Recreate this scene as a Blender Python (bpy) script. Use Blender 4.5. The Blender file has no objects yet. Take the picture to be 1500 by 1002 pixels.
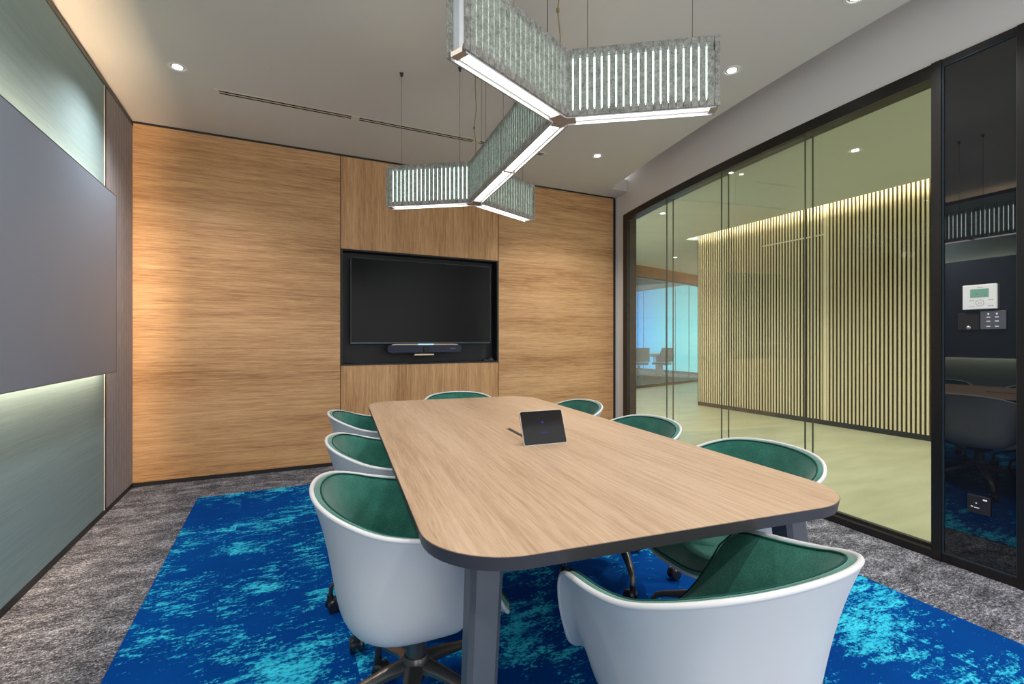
import bpy, math, random
from mathutils import Vector, Matrix
random.seed(7)
C = bpy.context.scene.collection
PI = math.pi
CEIL = 2.93
XL = -1.063          # left wall plane
YB = 4.762           # back wall plane
def gx(y):           # the gently curved glass wall, plan
    return 3.15 + .0287 * (y - .2) ** 2
def gn(y):           # its normal, pointing out of the room
    s = .0574 * (y - .2)
    n = math.hypot(1, s)
    return (1 / n, -s / n)

# ------------------------------------------------------------------ materials
def srgb(r, g, b):
    f = lambda c: (c / 255 / 12.92) if c / 255 <= .04045 else ((c / 255 + .055) / 1.055) ** 2.4
    return (f(r), f(g), f(b), 1)

class NT:
    def __init__(s, name):
        s.m = bpy.data.materials.new(name); s.m.use_nodes = True
        s.t = s.m.node_tree; s.t.nodes.clear()
        s.out = s.n('ShaderNodeOutputMaterial')
    def n(s, typ, **kw):
        nd = s.t.nodes.new(typ)
        for k, v in kw.items():
            if hasattr(nd, k): setattr(nd, k, v)
            else: nd.inputs[k].default_value = v
        return nd
    def l(s, a, b): s.t.links.new(a, b)
    def coord(s, scale=(1, 1, 1), rot=(0, 0, 0), src='Object'):
        tc = s.n('ShaderNodeTexCoord'); mp = s.n('ShaderNodeMapping')
        mp.inputs['Scale'].default_value = scale; mp.inputs['Rotation'].default_value = rot
        s.l(tc.outputs[src], mp.inputs['Vector']); return mp.outputs['Vector']
    def noise(s, vec, scale=5, detail=4, rough=.5, dist=0.):
        nd = s.n('ShaderNodeTexNoise'); nd.inputs['Scale'].default_value = scale
        nd.inputs['Detail'].default_value = detail; nd.inputs['Roughness'].default_value = rough
        nd.inputs['Distortion'].default_value = dist
        s.l(vec, nd.inputs['Vector']); return nd.outputs['Fac']
    def ramp(s, fac, stops, interp='LINEAR'):
        r = s.n('ShaderNodeValToRGB'); r.color_ramp.interpolation = interp
        e = r.color_ramp.elements
        while len(e) < len(stops): e.new(.5)
        for i, (p, c) in enumerate(stops):
            e[i].position = p; e[i].color = c if len(c) == 4 else (*c, 1)
        s.l(fac, r.inputs['Fac']); return r.outputs['Color']
    def mix(s, fac, a, b, mode='MIX'):
        m = s.n('ShaderNodeMix', data_type='RGBA', blend_type=mode)
        for sock, v in ((0, fac), (6, a), (7, b)):
            if hasattr(v, 'default_value'): s.l(v, m.inputs[sock])
            elif isinstance(v, (int, float)): m.inputs[sock].default_value = v
            else: m.inputs[sock].default_value = v
        return m.outputs[2]
    def math(s, op, a, b=0.):
        m = s.n('ShaderNodeMath', operation=op)
        for i, v in enumerate((a, b)):
            if hasattr(v, 'default_value'): s.l(v, m.inputs[i])
            else: m.inputs[i].default_value = v
        return m.outputs[0]
    def bsdf(s, color, rough=.5, metal=0., spec=.5, bump=None, bdist=.002, bstr=.5, **kw):
        b = s.n('ShaderNodeBsdfPrincipled')
        if hasattr(color, 'default_value'): s.l(color, b.inputs['Base Color'])
        else: b.inputs['Base Color'].default_value = color
        if hasattr(rough, 'default_value'): s.l(rough, b.inputs['Roughness'])
        else: b.inputs['Roughness'].default_value = rough
        b.inputs['Metallic'].default_value = metal
        b.inputs['Specular IOR Level'].default_value = spec
        for k, v in kw.items(): b.inputs[k.replace('_', ' ')].default_value = v
        if bump is not None:
            bp = s.n('ShaderNodeBump'); bp.inputs['Distance'].default_value = bdist
            bp.inputs['Strength'].default_value = bstr
            s.l(bump, bp.inputs['Height']); s.l(bp.outputs[0], b.inputs['Normal'])
        return b.outputs[0]
    def done(s, sh): s.l(sh, s.out.inputs['Surface']); return s.m

def plain(name, col, rough=.5, metal=0., spec=.5, var=.04, sc=30):
    t = NT(name); v = t.coord()
    f = t.noise(v, sc, 3)
    d = tuple(c * (1 - var) for c in col[:3]) + (1,); u = tuple(min(1, c * (1 + var)) for c in col[:3]) + (1,)
    return t.done(t.bsdf(t.mix(f, d, u), rough, metal, spec))
def emit(name, col, st):
    t = NT(name); e = t.n('ShaderNodeEmission'); e.inputs[0].default_value = col; e.inputs[1].default_value = st
    return t.done(e.outputs[0])

def wood(name, axis, light, mid, dark, rough=.45, fine=1., seed=0):
    # axis: direction of the grain 0 x, 1 y, 2 z
    t = NT(name)
    def st(a, b):
        s = [b, b, b]; s[axis] = a; return tuple(s)
    tc = t.n('ShaderNodeTexCoord')
    def vec(a, b, off=0.):
        mp = t.n('ShaderNodeMapping'); mp.inputs['Scale'].default_value = st(a, b)
        mp.inputs['Location'].default_value = (seed + off, seed * .7 + off, seed * .3)
        t.l(tc.outputs['Object'], mp.inputs['Vector']); return mp.outputs['Vector']
    big = t.noise(vec(.45, 5), 1., 3, .55, .25)
    med = t.noise(vec(2.0, 62, 3), 1., 5, .65, .3)
    fin = t.noise(vec(7 * fine, 230 * fine, 5), 1., 3, .7)
    pore = t.noise(vec(10 * fine, 420 * fine, 9), 1., 2, .5)
    f = t.math('ADD', t.math('MULTIPLY', big, .34), t.math('ADD', t.math('MULTIPLY', med, .42), t.math('MULTIPLY', fin, .42)))
    col = t.ramp(f, [(.46, dark), (.575, mid), (.69, light)])
    pm = t.ramp(pore, [(.30, (1, 1, 1)), (.40, (0, 0, 0))])
    col = t.mix(t.math('MULTIPLY', pm, .35), col, tuple(c * .55 for c in dark[:3]) + (1,))
    return t.done(t.bsdf(col, rough, bump=fin, bdist=.0006, bstr=.3, spec=.35))

W_l, W_m, W_d = srgb(220, 172, 122), srgb(198, 148, 99), srgb(156, 109, 66)
M = {}
M['wood_h'] = wood('oak veneer with horizontal grain', 0, W_l, W_m, W_d)
M['wood_h2'] = wood('oak veneer with horizontal grain b', 0, W_l, W_m, W_d, seed=4.3)
M['wood_v'] = wood('oak veneer with vertical grain', 2, W_l, W_m, W_d, seed=2.1)
M['wood_t'] = wood('light oak table top', 1, srgb(198, 169, 141), srgb(184, 153, 124), srgb(163, 132, 104), rough=.4, seed=1.3)
M['wood_far'] = wood('dark amber wood', 2, srgb(150, 100, 50), srgb(130, 84, 40), srgb(105, 66, 30))
M['black'] = plain('matt black metal', (.012, .011, .011, 1), .45)
M['frame'] = plain('dark bronze anodised frame', srgb(26, 23, 22), .35, .3)
M['skirt'] = plain('black skirting', (.009, .009, .009, 1), .5)
M['ceil'] = plain('ceiling paint', srgb(214, 210, 202), .9, spec=.1, var=.01, sc=3)
M['white_wall'] = plain('white wall paint', srgb(232, 229, 226), .9, spec=.1, var=.01, sc=3)
M['slotwhite'] = plain('off white enamel', srgb(216, 209, 192), .6)
M['void'] = plain('gap shade black', (.001, .001, .001, 1), 1., spec=0.)  # black colour in place of the darkness inside gaps
M['tabedge'] = plain('charcoal table edge', srgb(56, 53, 57), .45)
M['tableg'] = plain('grey powder coated steel', srgb(78, 82, 90), .4, .2)
M['darkg'] = plain('dark grey steel', srgb(48, 50, 58), .5)
M['shell'] = plain('white polypropylene', srgb(206, 206, 207), .38, spec=.45, var=.01)
M['alu'] = plain('anthracite cast aluminium', srgb(98, 92, 88), .28, .75)
M['rubber'] = plain('black nylon', (.012, .012, .014, 1), .3)
M['steel'] = plain('brushed steel', srgb(190, 188, 182), .3, .9)
M['nichein'] = plain('charcoal laminate', (.014, .014, .016, 1), .5, spec=.3)
M['tvbezel'] = plain('gunmetal bezel', srgb(60, 74, 84), .3, .6)
M['brass'] = plain('champagne metal', srgb(214, 190, 152), .3, .5)
M['cord'] = plain('beige flex cord', srgb(140, 120, 70), .6)
M['cable'] = plain('steel wire', srgb(70, 68, 62), .4, .6)

t = NT('tv glass'); M['tv'] = t.done(t.bsdf(srgb(22, 22, 23), .22, spec=.10))
t = NT('tablet glass'); M['tablet'] = t.done(t.bsdf((.006, .005, .005, 1), .08, spec=.22))

# upholstery felt
t = NT('green upholstery'); v = t.coord()
a = t.noise(v, 420, 3, .7); b = t.noise(v, 14, 3)
c = t.ramp(t.math('ADD', t.math('MULTIPLY', a, .7), t.math('MULTIPLY', b, .3)), [(.3, srgb(20, 68, 59)), (.5, srgb(40, 106, 91)), (.72, srgb(76, 148, 130))])
M['green'] = t.done(t.bsdf(c, .95, spec=.15, bump=a, bdist=.001, bstr=.4, Sheen_Weight=.35, Sheen_Roughness=.5))
M['greenpipe'] = plain('green piping', srgb(20, 66, 58), .9, spec=.1)

# lamp felt
t = NT('grey pressed felt'); v = t.coord()
a = t.noise(v, 150, 5, .8); b = t.noise(v, 45, 4, .7)
f = t.math('ADD', t.math('MULTIPLY', a, .55), t.math('MULTIPLY', b, .45))
c = t.ramp(f, [(.38, srgb(104, 102, 96)), (.5, srgb(160, 157, 148)), (.62, srgb(200, 197, 187))])
d = t.bsdf(c, .95, spec=.1, bump=a, bdist=.001)
tr = t.n('ShaderNodeBsdfTranslucent'); t.l(t.mix(.6, c, srgb(150, 200, 190)), tr.inputs[0])
mx = t.n('ShaderNodeMixShader'); mx.inputs[0].default_value = .17
t.l(d, mx.inputs[1]); t.l(tr.outputs[0], mx.inputs[2])
M['felt'] = t.done(mx.outputs[0])

# carpet
t = NT('grey carpet tile'); v = t.coord()
a = t.noise(v, 120, 4, .85)
b = t.noise(t.coord((3.5, 7, 1)), 1.6, 7, .75, .2)
b2 = t.noise(t.coord((30, 60, 1)), 1.3, 5, .75)
f = t.math('ADD', t.math('MULTIPLY', a, .46), t.math('ADD', t.math('MULTIPLY', b, .26), t.math('MULTIPLY', b2, .28)))
c = t.ramp(f, [(.42, srgb(22, 22, 26)), (.48, srgb(66, 66, 72)), (.52, srgb(104, 104, 112)), (.59, srgb(192, 192, 200))])
M['carpet'] = t.done(t.bsdf(c, .97, spec=.05, bump=a, bdist=.003, bstr=.6))
# blue rug
t = NT('blue distressed rug'); tc = t.n('ShaderNodeTexCoord')
vr = t.n('ShaderNodeTexVoronoi'); vr.distance = 'CHEBYCHEV'; vr.inputs['Scale'].default_value = 2.0; vr.inputs['Randomness'].default_value = 0.
t.l(tc.outputs['Object'], vr.inputs['Vector'])
off = t.n('ShaderNodeVectorMath', operation='SCALE'); off.inputs['Scale'].default_value = .16
t.l(vr.outputs['Color'], off.inputs[0])
ad = t.n('ShaderNodeVectorMath', operation='ADD'); t.l(tc.outputs['Object'], ad.inputs[0]); t.l(off.outputs[0], ad.inputs[1])
def rv(scale, rot=0, loc=(0, 0, 0)):
    mp = t.n('ShaderNodeMapping'); mp.inputs['Scale'].default_value = scale; mp.inputs['Rotation'].default_value = (0, 0, rot)
    mp.inputs['Location'].default_value = loc
    t.l(ad.outputs[0], mp.inputs['Vector']); return mp.outputs['Vector']
patch = t.noise(rv((1.9, 2.4, 1), loc=(5.3, 2.2, 0)), 1., 4, .65)
streak = t.noise(rv((9, 26, 1), .25), 1., 7, .68, .6)
speck = t.noise(rv((60, 80, 1)), 1., 5, .7)
thread = t.noise(rv((500, 500, 1)), 1., 1)
s1 = t.math('ADD', t.math('MULTIPLY', patch, .95), t.math('ADD', t.math('MULTIPLY', streak, .80), t.math('MULTIPLY', speck, .60)))
s1 = t.math('ADD', s1, t.math('MULTIPLY', thread, .05))
chip = t.ramp(t.noise(rv((34, 85, 1), .2), 1., 5, .75), [(.40, (.12, .12, .12)), (.50, (1, 1, 1))])
mk = t.ramp(t.math('MULTIPLY', s1, .5), [(.620, (0, 0, 0)), (.640, (.5, .5, .5)), (.680, (1, 1, 1))])
basec = t.mix(t.noise(rv((2, 2, 1)), 1., 3), srgb(0, 40, 108), srgb(0, 66, 142))
mk = t.mix(1., mk, chip, 'MULTIPLY')
cy = t.mix(t.noise(rv((5, 9, 1), loc=(3, 1, 0)), 1., 4), srgb(0, 146, 196), srgb(70, 224, 246))
tk = t.mix(mk, basec, cy)
M['rug'] = t.done(t.bsdf(tk, .97, spec=.04, bump=thread, bdist=.002))

# left wall fabric: brushed horizontal
t = NT('brushed sage fabric panel'); a = t.noise(t.coord((1, 1.2, 130)), 1., 4, .7); b = t.noise(t.coord((1, 6, 420)), 1., 3, .6)
f = t.math('ADD', t.math('MULTIPLY', a, .6), t.math('MULTIPLY', b, .4))
c = t.ramp(f, [(.35, srgb(118, 142, 147)), (.65, srgb(136, 160, 164))])
M['sage'] = t.done(t.bsdf(c, .7, spec=.2, bump=f, bdist=.0006))
t = NT('grey ribbed wallcovering'); w = t.n('ShaderNodeTexWave', wave_type='BANDS', bands_direction='Y')
w.inputs['Scale'].default_value = 5.; w.inputs['Distortion'].default_value = .3; t.l(t.coord(), w.inputs['Vector'])
a = t.noise(t.coord((1, 60, 8)), 1., 4, .7)
c = t.ramp(t.math('ADD', t.math('MULTIPLY', a, .85), t.math('MULTIPLY', w.outputs['Fac'], .15)), [(.25, srgb(122, 118, 122)), (.75, srgb(166, 162, 168))])
M['ribbed'] = t.done(t.bsdf(c, .8, spec=.2))
t = NT('satin grey glass board'); M['board'] = t.done(t.bsdf(srgb(120, 134, 152), .33, spec=.35, bump=t.noise(t.coord((1, 3, 160)), 1., 3), bdist=.0002, bstr=.12))
# corridor
t = NT('pale cream vinyl floor'); a = t.noise(t.coord((1.2, 5, 1), (0, 0, .5)), 1., 5, .6)
c = t.ramp(a, [(.3, srgb(160, 157, 130)), (.7, srgb(184, 181, 154))])
M['cfloor'] = t.done(t.bsdf(c, .38, spec=.35))
M['cream'] = plain('cream fluted panel', srgb(214, 200, 168), .6, spec=.25, var=.03, sc=2)
M['creamshade'] = plain('painted groove shade brown', srgb(92, 78, 58), .9, spec=.05)  # shade between the ribs, put into the colour
M['cceil'] = plain('corridor ceiling paint', srgb(190, 194, 178), .9, spec=.1, var=.01, sc=2)

def glassmat(name, tint, refl=1.0):
    t = NT(name); tr = t.n('ShaderNodeBsdfTransparent'); tr.inputs[0].default_value = (*tint, 1)
    gl = t.n('ShaderNodeBsdfGlossy'); gl.inputs['Roughness'].default_value = .0; gl.inputs[0].default_value = (1, 1, 1, 1)
    fr = t.n('ShaderNodeFresnel'); fr.inputs[0].default_value = 1.45
    mx = t.n('ShaderNodeMixShader'); t.l(t.math('MULTIPLY', fr.outputs[0], refl), mx.inputs[0])
    t.l(tr.outputs[0], mx.inputs[1]); t.l(gl.outputs[0], mx.inputs[2]); return t.done(mx.outputs[0])
M['glass'] = glassmat('clear partition glass', (.945, .966, .932), .13)
M['farglass'] = glassmat('far room glass', (.90, .975, .99), .12)
M['glassedge'] = plain('glass joint edge', srgb(52, 60, 46), .3)
t = NT('black back painted glass'); M['blackglass'] = t.done(t.bsdf((.006, .007, .009, 1), .015, spec=.75, IOR=1.55))

# lights
M['diff'] = emit('lamp diffuser', (1, .97, .94, 1), 8.)
M['lampin'] = emit('lamp inner glow', (.80, 1, .98, 1), 7.0)
M['spot'] = emit('downlight lens', (.95, .98, 1, 1), 16.)
M['led'] = emit('warm led strip', (1, .73, .46, 1), 72.)
M['led2'] = emit('cove led strip', (1, .84, .72, 1), 55.)
M['whitecap'] = plain('white lamp plate', srgb(236, 236, 240), .5)
M['lamprim'] = plain('lamp rim', srgb(150, 140, 128), .4, .4)
t = NT('sky blue frosted glazing'); g = t.n('ShaderNodeTexGradient'); mp = t.coord((0, .28, 0), (0, 0, 0))
sx = t.n('ShaderNodeSeparateXYZ'); tc = t.n('ShaderNodeTexCoord'); t.l(tc.outputs['Object'], sx.inputs[0])
fy = t.math('DIVIDE', t.math('SUBTRACT', sx.outputs['Y'], 11.5), 4.5)
c = t.ramp(fy, [(0., srgb(120, 205, 208)), (.35, srgb(95, 195, 222)), (.8, srgb(35, 145, 245))])
zz = t.math('DIVIDE', sx.outputs['Z'], 3.)
zr = t.ramp(zz, [(0., (.85, .85, .85)), (.45, (1, 1, 1)), (1., (.55, .6, .62))])
e = t.n('ShaderNodeEmission'); t.l(t.mix(1., c, zr, 'MULTIPLY'), e.inputs[0]); e.inputs[1].default_value = 1.65
M['bluewin'] = t.done(e.outputs[0])
M['farcarpet'] = plain('far room carpet', srgb(88, 100, 100), .95, spec=.05, var=.3, sc=8)
M['farceil'] = plain('far room ceiling', srgb(48, 46, 44), .9)
M['chairmesh'] = plain('dark mesh back', srgb(24, 32, 38), .9, spec=.1)
M['lcd'] = plain('green lcd', srgb(108, 158, 134), .3, var=.05)
M['white_pl'] = plain('white plastic', srgb(222, 222, 216), .4)
M['grey_pl'] = plain('slate grey plastic', srgb(74, 76, 82), .4)
M['ink'] = plain('grey ink', srgb(120, 122, 122), .5)
M['mark'] = emit('white key legend', (.85, .9, 1, 1), .7)
M['purple'] = emit('dim violet screen mark', (.16, .10, .55, 1), .35)
M['fabric_dark'] = plain('video bar cloth', srgb(58, 60, 76), .9, spec=.1, var=.15, sc=400)
M['blueled'] = emit('pale blue light bar', (.55, .85, 1, 1), 1.0)

# ------------------------------------------------------------------ geometry helpers
class MB:
    def __init__(s): s.v = []; s.f = []
    def add(s, vs, fs):
        o = len(s.v); s.v += [tuple(p) for p in vs]; s.f += [tuple(i + o for i in f) for f in fs]
    def box(s, x0, y0, z0, x1, y1, z1, m=None):
        vs = [(x, y, z) for z in (z0, z1) for y in (y0, y1) for x in (x0, x1)]
        if m is not None: vs = [m @ Vector(p) for p in vs]
        s.add(vs, [(0, 2, 3, 1), (4, 5, 7, 6), (0, 1, 5, 4), (2, 6, 7, 3), (0, 4, 6, 2), (1, 3, 7, 5)])
    def prism(s, poly, z0, z1, m=None):
        n = len(poly); vs = [(x, y, z0) for x, y in poly] + [(x, y, z1) for x, y in poly]
        if m is not None: vs = [m @ Vector(p) for p in vs]
        s.add(vs, [tuple(range(n - 1, -1, -1)), tuple(range(n, 2 * n))] + [(i, (i + 1) % n, n + (i + 1) % n, n + i) for i in range(n)])
    def lathe(s, prof, n=24, m=None, arc=2 * PI):
        vs = []; fs = []; k = len(prof); full = abs(arc - 2 * PI) < 1e-6
        N = n if full else n + 1
        for i in range(N):
            a = arc * i / n
            for r, z in prof:
                p = Vector((r * math.cos(a), r * math.sin(a), z)); vs.append(m @ p if m is not None else p)
        for i in range(n):
            j = (i + 1) % N
            for q in range(k - 1): fs.append((i * k + q, j * k + q, j * k + q + 1, i * k + q + 1))
        s.add(vs, fs)
    def tube(s, pts, rad, n=8, caps=True, closed=False, flat=1.):
        pts = [Vector(p) for p in pts]; k = len(pts)
        rad = rad if hasattr(rad, '__len__') else [rad] * k
        vs = []; fs = []; prev = None
        for i, p in enumerate(pts):
            if closed: d = pts[(i + 1) % k] - pts[i - 1]
            else: d = pts[min(i + 1, k - 1)] - pts[max(i - 1, 0)]
            d.normalize()
            if prev is None:
                u = d.cross(Vector((0, 0, 1)))
                if u.length < 1e-3: u = d.cross(Vector((1, 0, 0)))
            else: u = prev - d * prev.dot(d)
            u.normalize(); prev = u; w = d.cross(u)
            for q in range(n):
                a = 2 * PI * (q + .5) / n
                vs.append(p + (u * math.cos(a) + w * math.sin(a) * flat) * rad[i])
        m = k if closed else k - 1
        for i in range(m):
            j = (i + 1) % k
            for q in range(n):
                r = (q + 1) % n; fs.append((i * n + q, i * n + r, j * n + r, j * n + q))
        if caps and not closed: fs += [tuple(range(n - 1, -1, -1)), tuple((k - 1) * n + q for q in range(n))]
        s.add(vs, fs)
    def grid(s, rows, closed=False):
        k = len(rows[0]); vs = [p for r in rows for p in r]; fs = []
        for i in range(len(rows) - 1):
            for j in range(k if closed else k - 1):
                q = (j + 1) % k; fs.append((i * k + j, i * k + q, (i + 1) * k + q, (i + 1) * k + j))
        s.add(vs, fs)
    def build(s, name, mat, parent=None, smooth=False, bevel=0., seg=2, angle=40):
        me = bpy.data.meshes.new(name); me.from_pydata(s.v, [], s.f); me.materials.append(mat)
        import bmesh
        bm = bmesh.new(); bm.from_mesh(me); bmesh.ops.recalc_face_normals(bm, faces=bm.faces); bm.to_mesh(me); bm.free()
        o = bpy.data.objects.new(name, me); C.objects.link(o)
        if smooth:
            for p in me.polygons: p.use_smooth = True
            me.set_sharp_from_angle(angle=math.radians(angle))
        if bevel > 0:
            b = o.modifiers.new('bevel', 'BEVEL'); b.width = bevel; b.segments = seg; b.limit_method = 'ANGLE'
            b.angle_limit = math.radians(40)
        if parent is not None: o.parent = parent
        return o

def tag(o, label, cat, group=None):
    o['label'] = label; o['category'] = cat
    if group: o['group'] = group
    return o
def thing(name, label, cat, loc=(0, 0, 0), rz=0., group=None):
    o = bpy.data.objects.new(name, None); o.empty_display_size = .1; C.objects.link(o)
    o.location = loc; o.rotation_euler = (0, 0, rz); return tag(o, label, cat, group)
def struct(o): o['kind'] = 'structure'; return o
def sempty(name, loc=(0, 0, 0)):
    o = bpy.data.objects.new(name, None); C.objects.link(o); o.location = loc; return struct(o)
def strip(mb, y0, y1, a, b, z0, z1, n=24):
    """box that follows the curved glass wall; a, b offsets along its normal"""
    lo = []
    for i in range(n + 1):
        y = y0 + (y1 - y0) * i / n; nx, ny = gn(y); x = gx(y)
        lo.append([(x + nx * a, y + ny * a, z0), (x + nx * b, y + ny * b, z0), (x + nx * b, y + ny * b, z1), (x + nx * a, y + ny * a, z1)])
    mb.grid(lo, closed=True)
    o = len(mb.v) - 4 * (n + 1)
    mb.f += [(o, o + 1, o + 2, o + 3), tuple(o + 4 * n + q for q in (3, 2, 1, 0))]

# ------------------------------------------------------------------ room shell
y_rear = -1.6
mb = MB(); mb.prism([(XL - .1, y_rear), (gx(y_rear) + .06, y_rear)] + [(gx(y) + .06 * gn(y)[0], y) for y in [y_rear + (4.9 - y_rear) * i / 20 for i in range(1, 21)]] + [(XL - .1, 4.9)], -.06, 0)
struct(mb.build('floor', M['carpet']))
mb = MB(); pts = [(gx(y) - .58, y) for y in [-.9 + (4.235 + .9) * i / 24 for i in range(25)]]
mb.prism([(-.553, -.9)] + pts + [(-.557, 4.235)], 0.0, .004)
tag(mb.build('rug', M['rug']), 'large blue and cyan distressed rug inset in the grey carpet under the table', 'rug')

# ceiling with a pocket along the glass wall
edge = [(gx(y) - .235 * gn(y)[0] - .01 * (4.5 - y) , y) for y in [y_rear + (4.5 - y_rear) * i / 24 for i in range(25)]]
mb = MB(); mb.prism([(XL - .1, y_rear)] + edge + [(gx(4.5) + .2, 4.5), (gx(4.9) + .2, 4.9), (XL - .1, 4.9)], CEIL, CEIL + .14)
cl = struct(mb.build('ceiling', M['ceil']))
mb = MB(); strip(mb, y_rear, 4.6, -.42, .12, CEIL + .40, CEIL + .46); mb.build('pocket_lid', M['ceil'], cl)
mb = MB(); strip(mb, y_rear, 4.55, -.34, -.30, CEIL + .14, CEIL + .40); mb.build('pocket_side', M['ceil'], cl)

# left wall
wl = MB(); wl.box(XL - .12, y_rear, 0, XL - .02, 4.9, CEIL + .1); wl = struct(wl.build('wall_left', M['black']))
mb = MB(); mb.box(XL - .02, y_rear, .045, XL, 4.069, 2.885); mb.build('fabric_panel', M['sage'], wl)
mb = MB(); mb.box(XL - .02, 4.070, .04, XL + .003, 4.084, 2.885); mb.build('edge_strip', M['slotwhite'], wl)
mb = MB(); mb.box(XL - .02, 4.084, .04, XL + .001, 4.112, 2.888); mb.build('gap_shade_strip', M['void'], wl)  # flush black strip, the gap's shade painted rather than recessed
mb = MB(); mb.box(XL - .02, 4.112, .04, XL, YB, 2.90); mb.build('ribbed_panel', M['ribbed'], wl)
mb = MB(); mb.box(XL - .02, y_rear, 2.888, XL + .004, YB, 2.918); mb.build('head_shade_strip', M['black'], wl)  # black strip drawn for the shadow gap below the ceiling
mb = MB(); mb.box(XL - .02, y_rear, 0, XL - .004, YB, .04); struct(mb.build('baseboard_left', M['skirt']))

# back wall, oak panels with a niche for the screen
wb = MB(); wb.box(XL - .12, YB + .135, 0, 3.9, YB + .22, CEIL + .1); wb = struct(wb.build('wall_back', M['black']))
NX0, NX1, NZ0, NZ1 = .512, 2.132, .938, 2.042
def panel(x0, z0, x1, z1, mat):
    m = MB(); m.box(x0, YB, z0, x1, YB + .02, z1); return m.build('wood_panel', mat, wb)
panel(XL, .036, .5045, 2.912, M['wood_h'])
panel(NX0, NZ1, NX1, 2.912, M['wood_v'])
panel(NX0, .036, NX1, NZ0, M['wood_v'])
panel(2.1395, .036, 3.68, 2.912, M['wood_h2'])
mb = MB(); mb.box(XL, YB + .021, 0, NX0, YB + .135, CEIL); mb.box(NX1, YB + .021, 0, 3.86, YB + .135, CEIL)
mb.box(NX0, YB + .021, 0, NX1, YB + .135, NZ0 - .02); mb.box(NX0, YB + .021, NZ1 + .02, NX1, YB + .135, CEIL); mb.build('wall_core', M['black'], wb)
mb = MB(); r = .016; y0, y1 = YB - .004, YB + .134
mb.box(NX0, y0, NZ0, NX0 + r, y1, NZ1); mb.box(NX1 - r, y0, NZ0, NX1, y1, NZ1); mb.box(NX0 + r, y0, NZ0, NX1 - r, y1, NZ0 + r)
mb.box(NX0 + r, y0, NZ1 - r, NX1 - r, y1, NZ1); mb.box(NX0 + r, y1 - .01, NZ0 + r, NX1 - r, y1, NZ1 - r)
mb.build('niche_lining', M['nichein'], wb)
mb = MB(); mb.box(XL, YB + .004, 0, 3.69, YB + .02, .035); struct(mb.build('baseboard_back', M['skirt']))
mb = MB(); mb.box(XL, YB - .001, 2.914, 3.69, YB + .02, CEIL); mb.build('head_shade_strip', M['black'], wb)  # ceiling shadow gap painted as a black strip here too

# right wall: white bulkhead and stub, curved glazing
wr = MB(); strip(wr, y_rear, 4.72, 0, .11, 2.672, CEIL + .42, 40); strip(wr, 4.583, 4.76, 0, .11, 0, 2.672, 4)
wr.box(gx(4.76) - .015, 4.70, 0, gx(4.76) + .11, YB + .02, CEIL + .1)
wr = struct(wr.build('wall_right', M['white_wall'], smooth=True, angle=30))
win = sempty('window_1', (gx(2.8), 2.8, 0))
def wpart(mb, name, mat, **k):
    o = mb.build(name, mat, win, **k); o.matrix_parent_inverse = Matrix.Translation((-gx(2.8), -2.8, 0)); return o
YP0, YP1 = 1.302, 1.346   # post between glass and black panel
mb = MB(); strip(mb, YP1, 4.583, -.012, .11, 2.60, 2.672, 40); wpart(mb, 'head_rail', M['frame'])
mb = MB(); strip(mb, YP1, 4.583, -.012, .11, 0, .042, 40); wpart(mb, 'bottom_rail', M['frame'])
mb = MB(); strip(mb, YP1, 4.485, .030, .052, .042, .060, 40); wpart(mb, 'glazing_bead', M['black'])
mb = MB(); strip(mb, 4.485, 4.583, -.012, .11, .042, 2.60, 3); wpart(mb, 'jamb', M['frame'])
seams = [YP1, 2.10, 2.885, 3.67, 4.485]
for i in range(4):
    for off in (.008, .078):
        mb = MB(); strip(mb, seams[i] + .002, seams[i + 1] - .002, off, off + .001, .043, 2.60, 10)
        wpart(mb, 'glass_pane', M['glass'], smooth=True)
for i in (1, 2, 3):
    for off in (.003, .075):
        mb = MB(); strip(mb, seams[i] - .0025, seams[i] + .0025, off, off + .010, .043, 2.60, 1); wpart(mb, 'glass_joint', M['glassedge'])
# black glass panel and its frame
pan = sempty('window_2', (gx(1.1), 1.1, 0))
def ppart(mb, name, mat, **k):
    o = mb.build(name, mat, pan, **k); o.matrix_parent_inverse = Matrix.Translation((-gx(1.1), -1.1, 0)); return o
mb = MB(); strip(mb, YP0, YP1, -.022, .11, 0, 2.672, 1); ppart(mb, 'post', M['frame'])
mb = MB(); strip(mb, .955, 1.005, -.022, .11, 0, 2.672, 1); ppart(mb, 'post', M['frame'])
mb = MB(); strip(mb, 1.005, YP0, -.016, .11, 2.64, 2.672, 1); ppart(mb, 'head_rail', M['frame'])
mb = MB(); strip(mb, 1.005, YP0, -.016, .11, 0, .045, 1); ppart(mb, 'bottom_rail', M['frame'])
mb = MB()
for a, b, c, d in ((1.005, 1.011, .045, 2.64), (YP0 - .006, YP0, .045, 2.64), (1.011, YP0 - .006, .045, .051), (1.011, YP0 - .006, 2.634, 2.64)):
    strip(mb, a, b, -.012, .002, c, d, 1)
ppart(mb, 'inner_trim', M['tvbezel'])
mb = MB(); strip(mb, 1.011, YP0 - .006, -.004, .05, .051, 2.634, 1); ppart(mb, 'black_glass', M['blackglass'])
mb = MB(); strip(mb, y_rear, .955, 0, .11, 0, 2.672, 20); struct(mb.build('wall_right_rear', M['white_wall']))

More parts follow.
